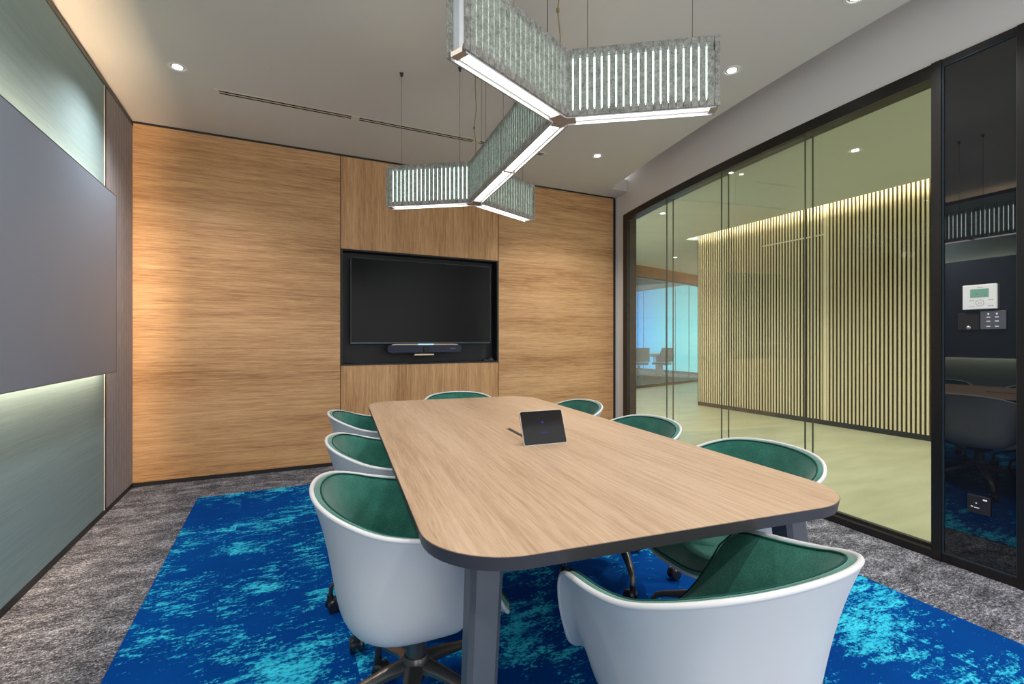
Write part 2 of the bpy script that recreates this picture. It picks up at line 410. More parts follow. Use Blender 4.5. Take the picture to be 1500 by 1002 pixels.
# ------------------------------------------------------------------ ceiling fittings
def slot_vent(x0, x1, label):
    e = thing('linear_air_vent', label, 'air vent', ((x0 + x1) / 2, 3.94, CEIL), 0, 'linear air vents in one line')
    L = (x1 - x0) / 2
    f = MB(); w = .040
    f.box(-L, -w, -.003, L, -w + .014, 0); f.box(-L, w - .014, -.003, L, w, 0); f.box(-L, -.007, -.003, L, .007, 0)
    f.box(-L, -w + .012, -.004, -L + .03, w - .012, 0); f.box(L - .03, -w + .012, -.004, L, w - .012, 0)
    f.build('vent_frame', M['slotwhite'], e)
    f = MB(); f.box(-L + .03, -w + .012, -.002, L - .03, w - .012, -.0005); f.build('dark_slot', M['void'], e)
slot_vent(-.42, .53, 'two-slot linear ceiling air vent nearest the writing board')
slot_vent(.53, 1.55, 'two-slot linear ceiling air vent in the middle of the line, crossed by lamp cables')
slot_vent(1.55, 2.26, 'short two-slot linear ceiling air vent at the glass wall end of the line')

def downlight(x, y, z, label, grp, power, r=.055, col=(1, .97, .93), cone=132):
    e = thing('downlight', label, 'ceiling light', (x, y, z), 0, grp)
    m = MB(); m.lathe([(r * .72, .0), (r * .78, -.004), (r, -.005), (r * 1.06, -.002), (r * 1.06, 0)], 28); m.build('trim_ring', M['white_pl'], e, smooth=True)
    m = MB(); m.lathe([(r * .72, 0), (r * .5, .0)], 24); m.v = [(a, b, -.0012) for a, b, c in m.v]; m.build('reflector', M['steel'], e)
    m = MB(); m.prism([(math.cos(i * PI / 12) * r * .5, math.sin(i * PI / 12) * r * .5) for i in range(24)], -.0035, -.0015); m.build('lens', M['spot'], e)
    if power:
        l = bpy.data.lights.new('downlight_or_fill_beam', 'SPOT'); l.energy = power * 1.4; l.spot_size = math.radians(cone); l.spot_blend = .9
        l.shadow_soft_size = .03; l.color = col
        o = bpy.data.objects.new('downlight_or_fill_beam', l); C.objects.link(o); o.location = (x, y, z - .02)
g = 'round recessed downlights in the meeting room ceiling'
downlight(-.595, 3.698, CEIL, 'round recessed downlight near the writing board', g, 70)
downlight(2.637, 2.18, CEIL, 'round recessed downlight beside the near end of the pendant lamp', g, 70)
downlight(2.708, 3.745, CEIL, 'round recessed downlight near the back right corner by the glass', g, 70)
downlight(2.642, 1.435, CEIL, 'round recessed downlight above the glass wall, mostly cropped by the picture top', g, 40)
for (x, y, p) in ((-.55, 1.9, 75), (-.55, .3, 75), (2.6, -.2, 80), (1.0, -.7, 90)):  # unseen spots added as room fill, no fixtures built
    l = bpy.data.lights.new('downlight_or_fill_beam', 'SPOT'); l.energy = p; l.spot_size = math.radians(150); l.spot_blend = .9; l.shadow_soft_size = .05
    l.color = (1, .96, .92)
    o = bpy.data.objects.new('downlight_or_fill_beam', l); C.objects.link(o); o.location = (x, y, CEIL - .02)

# ------------------------------------------------------------------ pendant lamp
TY = math.radians(-6.2)     # table and lamp share this turn
def build_lamp():
    zb, zt = 2.05, 2.31
    e = thing('pendant_lamp', 'branching grey felt pendant lamp with slotted sides and lit underside above the table', 'pendant lamp', (1.065, 2.247, zb))
    inv = Matrix.Translation((-1.065, -2.247, -zb))
    def bp(m, name, mat, par=None, **k):
        o = m.build(name, mat, par or e, **k)
        if par is None: o.matrix_parent_inverse = inv
        return o
    N1 = Vector((1.010, 1.632, 0)); N2 = Vector((1.120, 2.862, 0))
    ax = (N2 - N1).normalized(); L12 = (N2 - N1).length; a0 = math.atan2(ax.y, ax.x)
    W = .042            # half width to felt outer face
    tf = .008           # felt thickness
    mods = []
    for node, base in ((N1, a0 + PI), (N2, a0)):
        for s in (1, -1):
            mods.append((node, base + s * PI / 3, .585, 'end'))
    mods.append((N1, a0, L12 / 2, 'mid')); mods.append((N2, a0 + PI, L12 / 2, 'mid'))
    for node, ang, L, kind in mods:
        mt = Matrix.Translation(node) @ Matrix.Rotation(ang, 4, 'Z')
        st = W * math.tan(PI / 6)
        endx = L
        for sd in (1, -1):
            m = MB()
            y0, y1 = (W - tf, W) if sd > 0 else (-W, -W + tf)
            # felt strip: solid top and bottom bands, upright slats with kerfs between
            s0 = st if kind == 'end' else st; s1 = endx
            n = 19; marg = .020
            pitch = (s1 - s0 - 2 * marg) / n; k = .0058; kn = .0030
            h1, h2 = zb + .028, zt - .028
            xs = [s0]
            for i in range(n + (1 if kind == 'end' else 1)):
                xs.append(s0 + marg + i * pitch)
            xs.append(s1)
            for i in range(len(xs) - 1):
                a = xs[i] + (k / 2 if i else 0); b = xs[i + 1] - (k / 2 if i < len(xs) - 2 else 0)
                an = xs[i] + (kn / 2 if i else 0); bn = xs[i + 1] - (kn / 2 if i < len(xs) - 2 else 0)
                m.box(a, y0, h1, b, y1, h2, mt)
                m.box(an, y0, zb + .003, bn, y1, h1, mt); m.box(an, y0, h2, bn, y1, zt - .003, mt)
            # thin backing bars that hold the slats together
            m.box(s0, y0, zb, s1, y1, zb + .003, mt); m.box(s0, y0, zt - .003, s1, y1, zt, mt)
            bp(m, 'felt_side', M['felt'])
        m = MB(); m.box(st, -W + tf + .001, zt - .016, endx - .004, W - tf - .001, zt - .012, mt); bp(m, 'uplight_block', M['darkg'])  # unseen lid added to keep lamp light off the ceiling
        xi0 = st + .030; xi1 = endx - (.030 if kind == 'end' else .010)
        m = MB(); m.box(xi0 - .02, -W + .016, zb + .028, xi1, W - .016, zt - .03, mt); bp(m, 'inner_light_box', M['lampin'])
        m = MB(); m.box(xi0, -.023, zb + .012, xi1, .023, zb + .020, mt); bp(m, 'diffuser', M['diff'])
        m = MB()
        for sd in (1, -1):
            ya, yb_ = sorted((sd * .0235, sd * .0260))
            m.box(st, ya, zb + .009, endx - (.004 if kind == 'end' else 0), yb_, zb + .024, mt)
        m.box(st - .005, -.0245, zb, xi0, .0245, zb + .015, mt); m.box(xi1, -.0245, zb, endx - .003, .0245, zb + .015, mt)
        bp(m, 'housing_rail', M['lamprim'])
        m = MB()
        for sd in (1, -1):
            ya, yb_ = sorted((sd * (W - tf - .004), sd * (W - tf - .001)))
            m.box(st - .004, ya, zb - .003, endx - .012, yb_, zb + .026, mt)
        bp(m, 'inner_liner', M['whitecap'])
        if kind == 'end':
            m = MB(); m.box(endx - .026, -W + tf + .002, zb + .016, endx - .022, W - tf - .002, zt - .004, mt); bp(m, 'end_plate', M['whitecap'])
    for nd in (N1, N2):
        m = MB(); m.prism([(nd.x + .055 * math.cos(a0 + q * PI / 3 + (PI / 6 if 0 else 0)) * (1 if q % 2 == 0 else .55), nd.y + .055 * math.sin(a0 + q * PI / 3) * (1 if q % 2 == 0 else .55)) for q in range(6)] if nd is N2 else
                          [(nd.x + .055 * math.cos(a0 + PI + q * PI / 3) * (1 if q % 2 == 0 else .55), nd.y + .055 * math.sin(a0 + PI + q * PI / 3) * (1 if q % 2 == 0 else .55)) for q in range(6)], zb + .002, zb + .012)
        bp(m, 'junction_plate', M['lamprim'])
    # suspension wires
    for node, ang, L, kind in mods:
        for d in ((.10, L - .09) if kind == 'end' else (.14, L - .08)):
            p = node + Vector((math.cos(ang), math.sin(ang), 0)) * d
            m = MB(); m.tube([(p.x, p.y, zt - .03), (p.x, p.y, CEIL)], .0011, 6); w = bp(m, 'suspension_wire', M['cable'])
            m = MB(); m.lathe([(0, CEIL - .022), (.008, CEIL - .022), (.010, CEIL - .004), (.014, CEIL), (0, CEIL)], 12, Matrix.Translation((p.x, p.y, 0)))
            bp(m, 'wire_anchor', M['cable'])
    for nd, dx, dy in ((N1, .012, .04), (N2, -.01, -.03)):
        m = MB(); x, y = nd.x + dx, nd.y + dy
        m.tube([(x, y, zt - .05), (x + .004, y, 2.42), (x - .006, y + .004, 2.52), (x + .006, y, 2.64), (x, y, 2.78), (x, y, CEIL)], .0028, 8)
        m.lathe([(0, 2.512), (.007, 2.515), (.007, 2.528), (0, 2.531)], 10, Matrix.Translation((x - .006, y + .003, 0)))
        bp(m, 'power_cord', M['cord'], smooth=True)
build_lamp()

# ------------------------------------------------------------------ writing board, screen, bar
bd = thing('writing_board', 'large satin grey wall-hung writing board glowing warm along its top and bottom edge', 'writing board', (XL + .06, 2.6, .96))
BZ0, BZ1, BY0, BY1, BX = .965, 2.148, .55, 4.062, XL + .068
inv = Matrix.Translation((-(XL + .06), -2.6, -.96))
def bpart(m, n, mat, **k):
    o = m.build(n, mat, bd, **k); o.matrix_parent_inverse = inv
m = MB(); m.box(BX - .016, BY0 + .003, BZ0 + .003, BX, BY1 - .003, BZ1 - .003); bpart(m, 'board_face', M['board'])
m = MB()
m.box(BX - .018, BY0, BZ0, BX + .001, BY0 + .003, BZ1); m.box(BX - .018, BY1 - .003, BZ0, BX + .001, BY1, BZ1)
m.box(BX - .018, BY0, BZ0, BX + .001, BY1, BZ0 + .003); m.box(BX - .018, BY0, BZ1 - .004, BX + .001, BY1, BZ1); bpart(m, 'edge_trim', M['darkg'])
m = MB(); m.box(XL, BY0 + .12, BZ0 + .11, BX - .018, BY1 - .12, BZ1 - .11); bpart(m, 'mounting_frame', M['slotwhite'])
m = MB(); m.box(XL + .012, BY0 + .1, BZ1 - .088, BX - .022, BY1 - .08, BZ1 - .080); bpart(m, 'led_strip', M['led'])
m = MB(); m.box(XL + .012, BY0 + .1, BZ0 + .080, BX - .022, BY1 - .08, BZ0 + .088); bpart(m, 'led_strip', M['led'])

m = MB(); m.box(XL + .012, BY1 - .088, BZ0 + .09, BX - .022, BY1 - .080, BZ1 - .09); bpart(m, 'led_strip', M['led'])

tv = thing('television', 'large black wall television switched off in the oak wall niche', 'television', (1.32, YB + .05, 1.14))
inv = Matrix.Translation((-1.32, -(YB + .05), -1.14))
def tvp(m, n, mat, **k):
    o = m.build(n, mat, tv, **k); o.matrix_parent_inverse = inv; return o
m = MB(); m.box(.600, YB + .022, 1.145, 2.050, YB + .062, 1.972); tvp(m, 'casing', M['black'], bevel=.003)
m = MB(); m.box(.608, YB + .018, 1.160, 2.042, YB + .0225, 1.965); tvp(m, 'screen', M['tv'])
m = MB(); m.box(.600, YB + .016, 1.145, 2.050, YB + .026, 1.154); tvp(m, 'bottom_bezel', M['tvbezel'])
m = MB(); m.box(.600, YB + .0195, 1.155, .604, YB + .024, 1.972); m.box(.604, YB + .0195, 1.968, 2.046, YB + .024, 1.972); m.box(2.046, YB + .0195, 1.155, 2.050, YB + .024, 1.972); tvp(m, 'side_bezel', M['darkg'])
m = MB(); m.box(1.1, YB + .062, 1.3, 1.55, YB + .123, 1.8); tvp(m, 'wall_mount', M['black'])

vb = thing('video_bar', 'slim dark blue-grey video conference bar under the television', 'video bar', (1.315, YB - .03, 1.06))
inv = Matrix.Translation((-1.315, -(YB - .03), -1.06))
def vbp(m, n, mat, **k):
    o = m.build(n, mat, vb, **k); o.matrix_parent_inverse = inv; return o
def stadium(cx, cz, w, h, r, n=8):
    out = []
    for sx, sz, a in ((1, 1, 0), (-1, 1, PI / 2), (-1, -1, PI), (1, -1, 3 * PI / 2)):
        for i in range(n + 1):
            b = a + PI / 2 * i / n; out.append((cx + sx * (w / 2 - r) + r * math.cos(b), cz + sz * (h / 2 - r) + r * math.sin(b)))
    return out
RX = Matrix.Rotation(PI / 2, 4, 'X')     # prism z -> -y, so (x, z) profile
def face_prism(m, poly, ya, yb):         # polygon in x,z extruded between y = ya and yb
    n = len(poly); m.add([(x, ya, z) for x, z in poly] + [(x, yb, z) for x, z in poly], [tuple(range(n)), tuple(range(2 * n - 1, n - 1, -1))] + [(i, n + i, n + (i + 1) % n, (i + 1) % n) for i in range(n)])
m = MB(); face_prism(m, stadium(1.315, 1.090, .755, .078, .035), YB - .055, YB + .012); vbp(m, 'cloth_front', M['fabric_dark'], bevel=.006, smooth=True)
m = MB(); m.tube([(.965, YB - .045, 1.118), (.985, YB - .045, 1.132), (1.02, YB - .045, 1.135), (1.61, YB - .045, 1.135), (1.645, YB - .045, 1.132), (1.665, YB - .045, 1.118)], .0055, 8); vbp(m, 'top_trim', M['brass'], smooth=True)
m = MB(); m.box(1.235, YB - .0545, 1.1305, 1.395, YB - .048, 1.1415); vbp(m, 'light_bar', M['blueled'])
m = MB(); m.box(1.20, YB - .05, 1.026, 1.40, YB + .01, 1.040); vbp(m, 'stand_foot', M['brass'], bevel=.002)
m = MB(); m.box(1.26, YB - .03, 1.04, 1.34, YB + .008, 1.052); vbp(m, 'bracket', M['black'])
m = MB(); m.lathe([(0, 0), (.028, 0), (.032, .006), (.032, .02)], 24, Matrix.Translation((1.315, YB - .063, 1.092)) @ Matrix.Rotation(-PI / 2, 4, 'X')); vbp(m, 'camera_lens', M['nichein'], smooth=True)
m = MB(); m.box(1.575, YB - .0562, 1.088, 1.583, YB - .055, 1.098)
for i in range(4): m.box(1.590 + i * .009, YB - .0562, 1.089, 1.595 + i * .009, YB - .055, 1.097)
vbp(m, 'logo', M['ink'])
dv = MB(); dv.box(1.975, YB + .03, NZ0 + .016, 2.095, YB + .09, NZ0 + .030); dv.box(2.05, YB + .04, NZ0 + .0295, 2.09, YB + .08, NZ0 + .044)
tag(dv.build('cable_adapter', M['rubber'], bevel=.003), 'small black cable adapter lying in the bottom right corner of the niche', 'adapter')

# ------------------------------------------------------------------ table
def rrect(w, l, r, n=10, ins=0.):
    out = []
    for sx, sy, a in ((1, 1, 0), (-1, 1, PI / 2), (-1, -1, PI), (1, -1, 3 * PI / 2)):
        for i in range(n + 1):
            b = a + PI / 2 * i / n
            out.append((sx * (w / 2 - r) + (r - ins) * math.cos(b), sy * (l / 2 - r) + (r - ins) * math.sin(b)))
    return out
TC = (1.015, 2.13)
tb = thing('meeting_table', 'long light oak meeting table with rounded corners and charcoal edge', 'table', (*TC, 0), TY)
W, L, RR = 1.222, 2.63, .20
m = MB(); m.prism(rrect(W, L, RR, 12, .0015), .7385, .740); m.build('tabletop', M['wood_t'], tb)
m = MB(); pa = rrect(W, L, RR, 12); pb = rrect(W, L, RR, 12, .006); n = len(pa)
m.add([(x, y, .708) for x, y in pb] + [(x, y, .7384) for x, y in pa], [tuple(range(n - 1, -1, -1)), tuple(range(n, 2 * n))] + [(i, (i + 1) % n, n + (i + 1) % n, n + i) for i in range(n)])
m.build('table_edge', M['tabedge'], tb, smooth=True)
m = MB(); m.box(-.40, -1.08, .66, .40, -1.03, .708); m.box(-.40, .93, .66, .40, .98, .708); m.box(-.40, -1.03, .66, -.35, .93, .708); m.box(.35, -1.03, .66, .40, .93, .708)
m.build('under_frame', M['darkg'], tb)
for sx in (-1, 1):
    for sy in (-1, 1):
        m = MB()
        def oct(cx, cy, w, z, c=.30):
            h = w / 2; k = h * c
            return [(cx + h, cy - h + k, z), (cx + h, cy + h - k, z), (cx + h - k, cy + h, z), (cx - h + k, cy + h, z), (cx - h, cy + h - k, z), (cx - h, cy - h + k, z), (cx - h + k, cy - h, z), (cx + h - k, cy - h, z)]
        a = oct(sx * .465, sy * 1.155, .078, .708); b = oct(sx * .515, sy * 1.215, .060, 0.0045)
        m.add(b + a, [tuple(range(7, -1, -1)), tuple(range(8, 16))] + [(i, (i + 1) % 8, 8 + (i + 1) % 8, 8 + i) for i in range(8)])
        m.build('leg', M['tableg'], tb)
m = MB(); m.box(-.008, -.30, .7400, .008, .02, .7408); m.build('cable_slot', M['black'], tb)
m = MB()
for q in (-1, 1): m.box(q * .0095 - .001, -.31, .7400, q * .0095 + .001, .03, .7412)
m.build('slot_trim', M['darkg'], tb)

# tablet controller
tp = thing('touch_controller', 'black touch screen controller leaning back on the table over the cable slot', 'tablet', (1.006, 1.752, .741), math.radians(-3.5))
tilt = Matrix.Rotation(math.radians(-22), 4, 'X')
m = MB(); pl = stadium(0, .073, .200, .146, .008, 5); face_prism(m, pl, 0, .008); m.v = [tuple(tilt @ Vector(p)) for p in m.v]; m.build('casing', M['steel'], tp, smooth=True)
m = MB(); pl = stadium(0, .073, .196, .142, .007, 5); face_prism(m, pl, -.0012, 0); m.v = [tuple(tilt @ Vector(p)) for p in m.v]; sc = m.build('screen', M['tablet'], tp)
m = MB()
m.lathe([(0, 0), (.0055, 0), (.0055, .0004), (0, .0004)], 16, tilt @ Matrix.Translation((-.002, -.0018, .094)) @ Matrix.Rotation(-PI / 2, 4, 'X'))
m.build('screen_icon', M['purple'], sc); m = MB()
for i in range(6): m.box(-.014 + i * .0055, -.0016, .047, -.0105 + i * .0055, -.0012, .055 - (i % 2) * .002, tilt)
m.build('screen_text', M['purple'], sc)
m = MB(); m.add([(-.07, .012, .004), (.07, .012, .004), (.07, .085, 0.002), (-.07, .085, 0.002), (-.07, .048, .10), (.07, .048, .10)], [(0, 1, 2, 3), (3, 2, 5, 4), (0, 4, 5, 1), (0, 3, 4), (1, 5, 2)]); m.build('rear_stand', M['rubber'], tp)

# ------------------------------------------------------------------ chairs
RIM = [(0, 0, .282, .374), (18, .088, .280, .377), (32, .148, .266, .390), (42, .184, .246, .419), (50, .209, .220, .462), (57, .233, .202, .515),
       (62, .254, .182, .572), (66, .269, .158, .630), (70, .278, .132, .663), (76, .284, .085, .674), (90, .289, .0, .685), (108, .284, -.09, .703),
       (128, .256, -.160, .726), (148, .198, -.218, .747), (164, .110, -.253, .758), (180, 0, -.265, .762)]
def rim_at(deg):
    s = 1
    if deg > 180: deg = 360 - deg; s = -1
    for i in range(len(RIM) - 1):
        a, b = RIM[i], RIM[i + 1]
        if a[0] <= deg <= b[0]:
            p0 = RIM[i - 1] if i > 0 else (-b[0], -b[1], b[2], b[3]); p3 = RIM[i + 2] if i + 2 < len(RIM) else (360 - a[0], -a[1], a[2], a[3])
            u = (deg - a[0]) / (b[0] - a[0])
            def cr(k):
                m0 = (b[k] - p0[k]) / (b[0] - p0[0]) * (b[0] - a[0]); m1 = (p3[k] - a[k]) / (p3[0] - a[0]) * (b[0] - a[0])
                return (2 * u ** 3 - 3 * u ** 2 + 1) * a[k] + (u ** 3 - 2 * u ** 2 + u) * m0 + (-2 * u ** 3 + 3 * u ** 2) * b[k] + (u ** 3 - u ** 2) * m1
            return Vector((s * cr(1), cr(2), cr(3)))
WALLP = [(0, 0, 0), (.15, .24, .0), (.3, .46, .015), (.42, .60, .055), (.52, .69, .13), (.62, .745, .26), (.72, .785, .43), (.82, .835, .63), (.91, .905, .82), (1, 1, 1)]
FRONTP = [(0, 0, 0), (.15, .16, .25), (.3, .32, .5), (.42, .45, .7), (.52, .56, .85), (.62, .67, .98), (.72, .77, 1.1), (.82, .87, 1.15), (.91, .95, 1.12), (1, 1, 1)]
ZC = .352
def prof(tab, t):
    for i in range(len(tab) - 1):
        if tab[i][0] <= t <= tab[i + 1][0]:
            u = (t - tab[i][0]) / (tab[i + 1][0] - tab[i][0])
            return [tab[i][k] + (tab[i + 1][k] - tab[i][k]) * u for k in (1, 2)]
def shell_pt(deg, t):
    R = rim_at(deg); d = deg if deg <= 180 else 360 - deg
    w = min(1, max(0, (R.z - .41) / .13)); w = w * w * (3 - 2 * w)
    h1, g1 = prof(WALLP, t); h2, g2 = prof(FRONTP, t)
    h = h1 * w + h2 * (1 - w)
    z = ZC + (R.z - ZC) * (g1 * w + g2 * (1 - w))
    return Vector((R.x * h, R.y * h, z))
def shell_n(deg, t):
    e = .01
    a = shell_pt((deg + 1) % 360, t) - shell_pt((deg - 1) % 360, t)
    t0, t1 = max(0.02, t - e), min(1, t + e)
    b = shell_pt(deg, t1) - shell_pt(deg, t0)
    n = a.cross(b)
    if n.length < 1e-9: return Vector((0, 0, 1))
    n.normalize()
    # inward/up side
    c = Vector((0, 0, .75)) - shell_pt(deg, t)
    return n if n.dot(c) > 0 else -n
def build_chair():
    e = thing('office_chair', 'white shell chair with green upholstery', 'chair')
    degs = [i * 5. for i in range(72)]; ts = [.0, .1, .2, .3, .38, .46, .54, .62, .7, .78, .86, .93, 1.]
    th = .010
    outer = [[shell_pt(d, t) for d in degs] for t in ts[1:]]
    inner = [[shell_pt(d, t) + shell_n(d, t) * th for d in degs] for t in ts[1:]]
    m = MB(); m.grid(list(reversed(outer)), closed=True); m.grid(inner, closed=True)
    m.add([(0, 0, ZC)] + outer[0], [(0, i + 1, (i + 1) % 72 + 1) for i in range(72)])
    rim = [(outer[-1][i] + inner[-1][i]) / 2 for i in range(72)]
    m.tube(rim, .0068, 8, closed=True)
    sh = m.build('shell', M['shell'], e, smooth=True, angle=60)
    s = sh.modifiers.new('sub', 'SUBSURF'); s.levels = 1; s.render_levels = 1
    # upholstered inner pad
    tt = [.1, .2, .3, .38, .46, .54, .62, .7, .78, .86, .94, .990]
    def padth(d, t):
        dd = d if d <= 180 else 360 - d
        th_ = .016 + .026 * max(0, 1 - t / .55)
        return th + th_
    rows = [[shell_pt(d, t) + shell_n(d, t) * padth(d, t) for d in degs] for t in tt]
    rows.append([shell_pt(d, .994) + shell_n(d, .994) * (th + .011) for d in degs])
    rows.append([shell_pt(d, .9965) + shell_n(d, .9965) * (th + .002) for d in degs])
    rows.append([shell_pt(d, .993) + shell_n(d, .993) * (th - .004) for d in degs])
    m = MB(); m.grid(rows, closed=True); m.add([(0, 0, ZC + th + .042)] + rows[0], [(0, i + 1, (i + 1) % 72 + 1) for i in range(72)])
    pd = m.build('upholstery', M['green'], e, smooth=True, angle=70)
    s = pd.modifiers.new('sub', 'SUBSURF'); s.levels = 1; s.render_levels = 1
    pip = [shell_pt(d, .988) + shell_n(d, .988) * (th + .0165) for d in degs]
    m = MB(); m.tube(pip, .0024, 6, closed=True); m.build('piping', M['greenpipe'], pd, smooth=True)
    # column and base
    BO = .028
    m = MB(); m.lathe([(0, .30), (.075, .352), (.085, .345), (.075, .325), (.034, .31), (.030, .305), (.030, .175), (.0, .175)], 24, Matrix.Translation((0, BO, 0))); m.build('column', M['alu'], e, smooth=True, angle=35)
    m = MB(); m.lathe([(0, .165), (.03, .167), (.038, .19), (.040, .225), (.034, .238), (0, .238)], 24); m.build('hub', M['alu'], e, smooth=True, angle=35)
    for k in range(5):
        a = k * 2 * PI / 5 + PI / 2; c, s = math.cos(a), math.sin(a)
        P = lambda r, z: (r * c, r * s, z)
        m = MB(); m.tube([P(.022, .208), P(.08, .196), P(.17, .166), P(.235, .144), P(.268, .130), P(.286, .108), P(.290, .062)],
                         [.030, .024, .020, .0165, .0145, .0125, .0115], 10, flat=.72)
        m.build('base_leg', M['alu'], e, smooth=True)
        m = MB(); rot = Matrix.Translation(P(.290, 0)) @ Matrix.Rotation(a + .7, 4, 'Z')
        for sd in (-1, 1):
            m.lathe([(0, sd * .006), (.025, sd * .006), (.0275, sd * .010), (.0275, sd * .020), (.022, sd * .026), (0, sd * .027)], 20, rot @ Matrix.Translation((-.012, 0, .0315)) @ Matrix.Rotation(PI / 2, 4, 'X'))
        m.lathe([(0, -.006), (.022, -.006), (.022, .006), (0, .006)], 16, rot @ Matrix.Translation((-.012, 0, .036)) @ Matrix.Rotation(PI / 2, 4, 'X'))
        m.lathe([(0, .078), (.013, .078), (.014, .045), (0, .045)], 12, Matrix.Translation(P(.290, 0)))
        m.build('caster', M['rubber'], e, smooth=True, angle=35)
    return e
def dup(root, loc, rz, label):
    r = root.copy(); C.objects.link(r); r.location = loc; r.rotation_euler = (0, 0, rz); r['label'] = label
    for ch in root.children:
        c = ch.copy(); C.objects.link(c); c.parent = r
        for g in ch.children:
            d = g.copy(); C.objects.link(d); d.parent = c
    return r
FZ = .0045
u = (math.cos(TY), math.sin(TY)); v = (-math.sin(TY), math.cos(TY))
CH = [  # x, y, heading of the seat front (deg), spin of the five-star base (deg), label
    (.337, 1.420, -6, 36, 'white and green shell chair on the writing board side, beside the front table leg'),
    (.428, 2.085, -8, 19, 'white and green shell chair on the writing board side, middle of the three'),
    (.500, 2.850, -6, -10, 'white and green shell chair on the writing board side, nearest the wooden wall'),
    (1.530, 1.268, 176, 10, 'white and green shell chair on the glass wall side, nearest the black glass panel'),
    (1.560, 1.960, 175, 0, 'white and green shell chair on the glass wall side, middle of the three'),
    (1.640, 2.700, 175, 0, 'white and green shell chair on the glass wall side, nearest the wooden wall'),
    (1.220, 3.362, 264, 15, 'white and green shell chair at the table end in front of the television'),
    (.828, .764, 88, 20, 'white and green shell chair at the open table end, its white back turned outward'),
]
first = build_chair()
for i, (x, y, hd, sp, lab) in enumerate(CH):
    rz = math.radians(hd - 90)
    if i == 0:
        o = first; o.location = (x, y, FZ); o.rotation_euler = (0, 0, rz); o['label'] = lab
        o['group'] = 'white shell chairs with green upholstery around the table'
    else:
        o = dup(first, (x, y, FZ), rz, lab)
    for c in o.children:
        if c.name.split('.')[0] in ('base_leg', 'caster', 'hub'): c.location = (0, .028, 0); c.rotation_euler = (0, 0, math.radians(sp))

# ------------------------------------------------------------------ things on the black glass panel
def on_panel(name, label, cat, y, z):
    nx, ny = gn(y); x = gx(y) - .004 * nx - .0003
    e = thing(name, label, cat, (x, y, z), math.atan2(-(-ny), -(-1)) if 0 else math.atan2(ny, nx) + PI / 2)
    return e     # local x runs toward the camera side along the wall reversed, local -y faces the room? fixed below
def pbox(m, x0, x1, z0, z1, d0, d1): m.box(x0, d0, z0, x1, d1, z1)
# local frame after rotation: local -X = away along wall (+y world), local +Y = into room
th_ = on_panel('thermostat', 'white air conditioning controller with green display on the black glass panel', 'thermostat', 1.146, 1.396)
m = MB(); m.box(-.066, 0, -.062, .066, .016, .062); m.build('casing', M['white_pl'], th_, bevel=.003)
m = MB(); m.box(-.038, .016, -.002, .034, .0166, .040); m.build('display', M['lcd'], th_)
m = MB()
for xx in (-.052, -.040, .022, .034):
    for zz in (-.018, -.048): m.box(xx - .004, .016, zz, xx + .004, .0164, zz + .0025)
m.lathe([(.015, 0), (.0165, 0), (.0165, .0004), (.015, .0004), (.015, 0)], 24, Matrix.Translation((-.004, .016, -.030)) @ Matrix.Rotation(-PI / 2, 4, 'X'))
m.lathe([(.005, 0), (.006, 0), (.006, .0004), (.005, .0004), (.005, 0)], 16, Matrix.Translation((-.004, .016, -.030)) @ Matrix.Rotation(-PI / 2, 4, 'X'))
m.box(-.014, .016, .046, .006, .0163, .048)
m.box(-.030, .0166, .004, -.020, .0168, .008); m.box(.004, .0166, .012, .012, .0168, .020); m.box(-.028, .0166, .016, -.02, .0168, .018)
m.build('printed_keys', M['ink'], th_)
sw = on_panel('light_switch_panel', 'dark grey six-button light switch panel below the white controller', 'light switch', 1.096, 1.279)
m = MB(); m.box(-.048, 0, -.046, .048, .010, .046); m.build('plate', M['grey_pl'], sw, bevel=.002)
m = MB()
for xx in (-.016, .016):
    m.box(xx - .007, .010, .012, xx + .007, .0105, .016); m.box(xx - .007, .010, -.008, xx + .007, .0105, -.004); m.box(xx - .007, .010, -.034, xx + .007, .0105, -.030)
    m.box(xx - .003, .010, .026, xx + .003, .0105, .034)
m.build('key_legend', M['mark'], sw)
sn = on_panel('occupancy_sensor', 'small black wall sensor plate left of the grey light switch', 'sensor', 1.192, 1.275)
m = MB(); m.box(-.044, 0, -.044, .044, .006, .044); m.build('plate', M['nichein'], sn, bevel=.002)
m = MB(); m.lathe([(0, .003), (.006, .002), (.009, 0)], 16, Matrix.Translation((0, .006, -.033)) @ Matrix.Rotation(-PI / 2, 4, 'X')); m.build('lens', M['steel'], sn, smooth=True)
ol = on_panel('power_outlet', 'black power outlet plate low on the black glass panel', 'power outlet', 1.151, .350)
m = MB(); m.box(-.045, 0, -.045, .045, .009, .045); m.build('plate', M['nichein'], ol, bevel=.002)
m = MB(); m.box(-.034, .009, .026, -.018, .0095, .033); m.box(.020, .009, -.016, .030, .0095, -.012); m.box(-.004, .009, -.018, .016, .0095, -.015); m.box(.006, .009, .004, .011, .0095, .009); m.build('markings', M['mark'], ol)

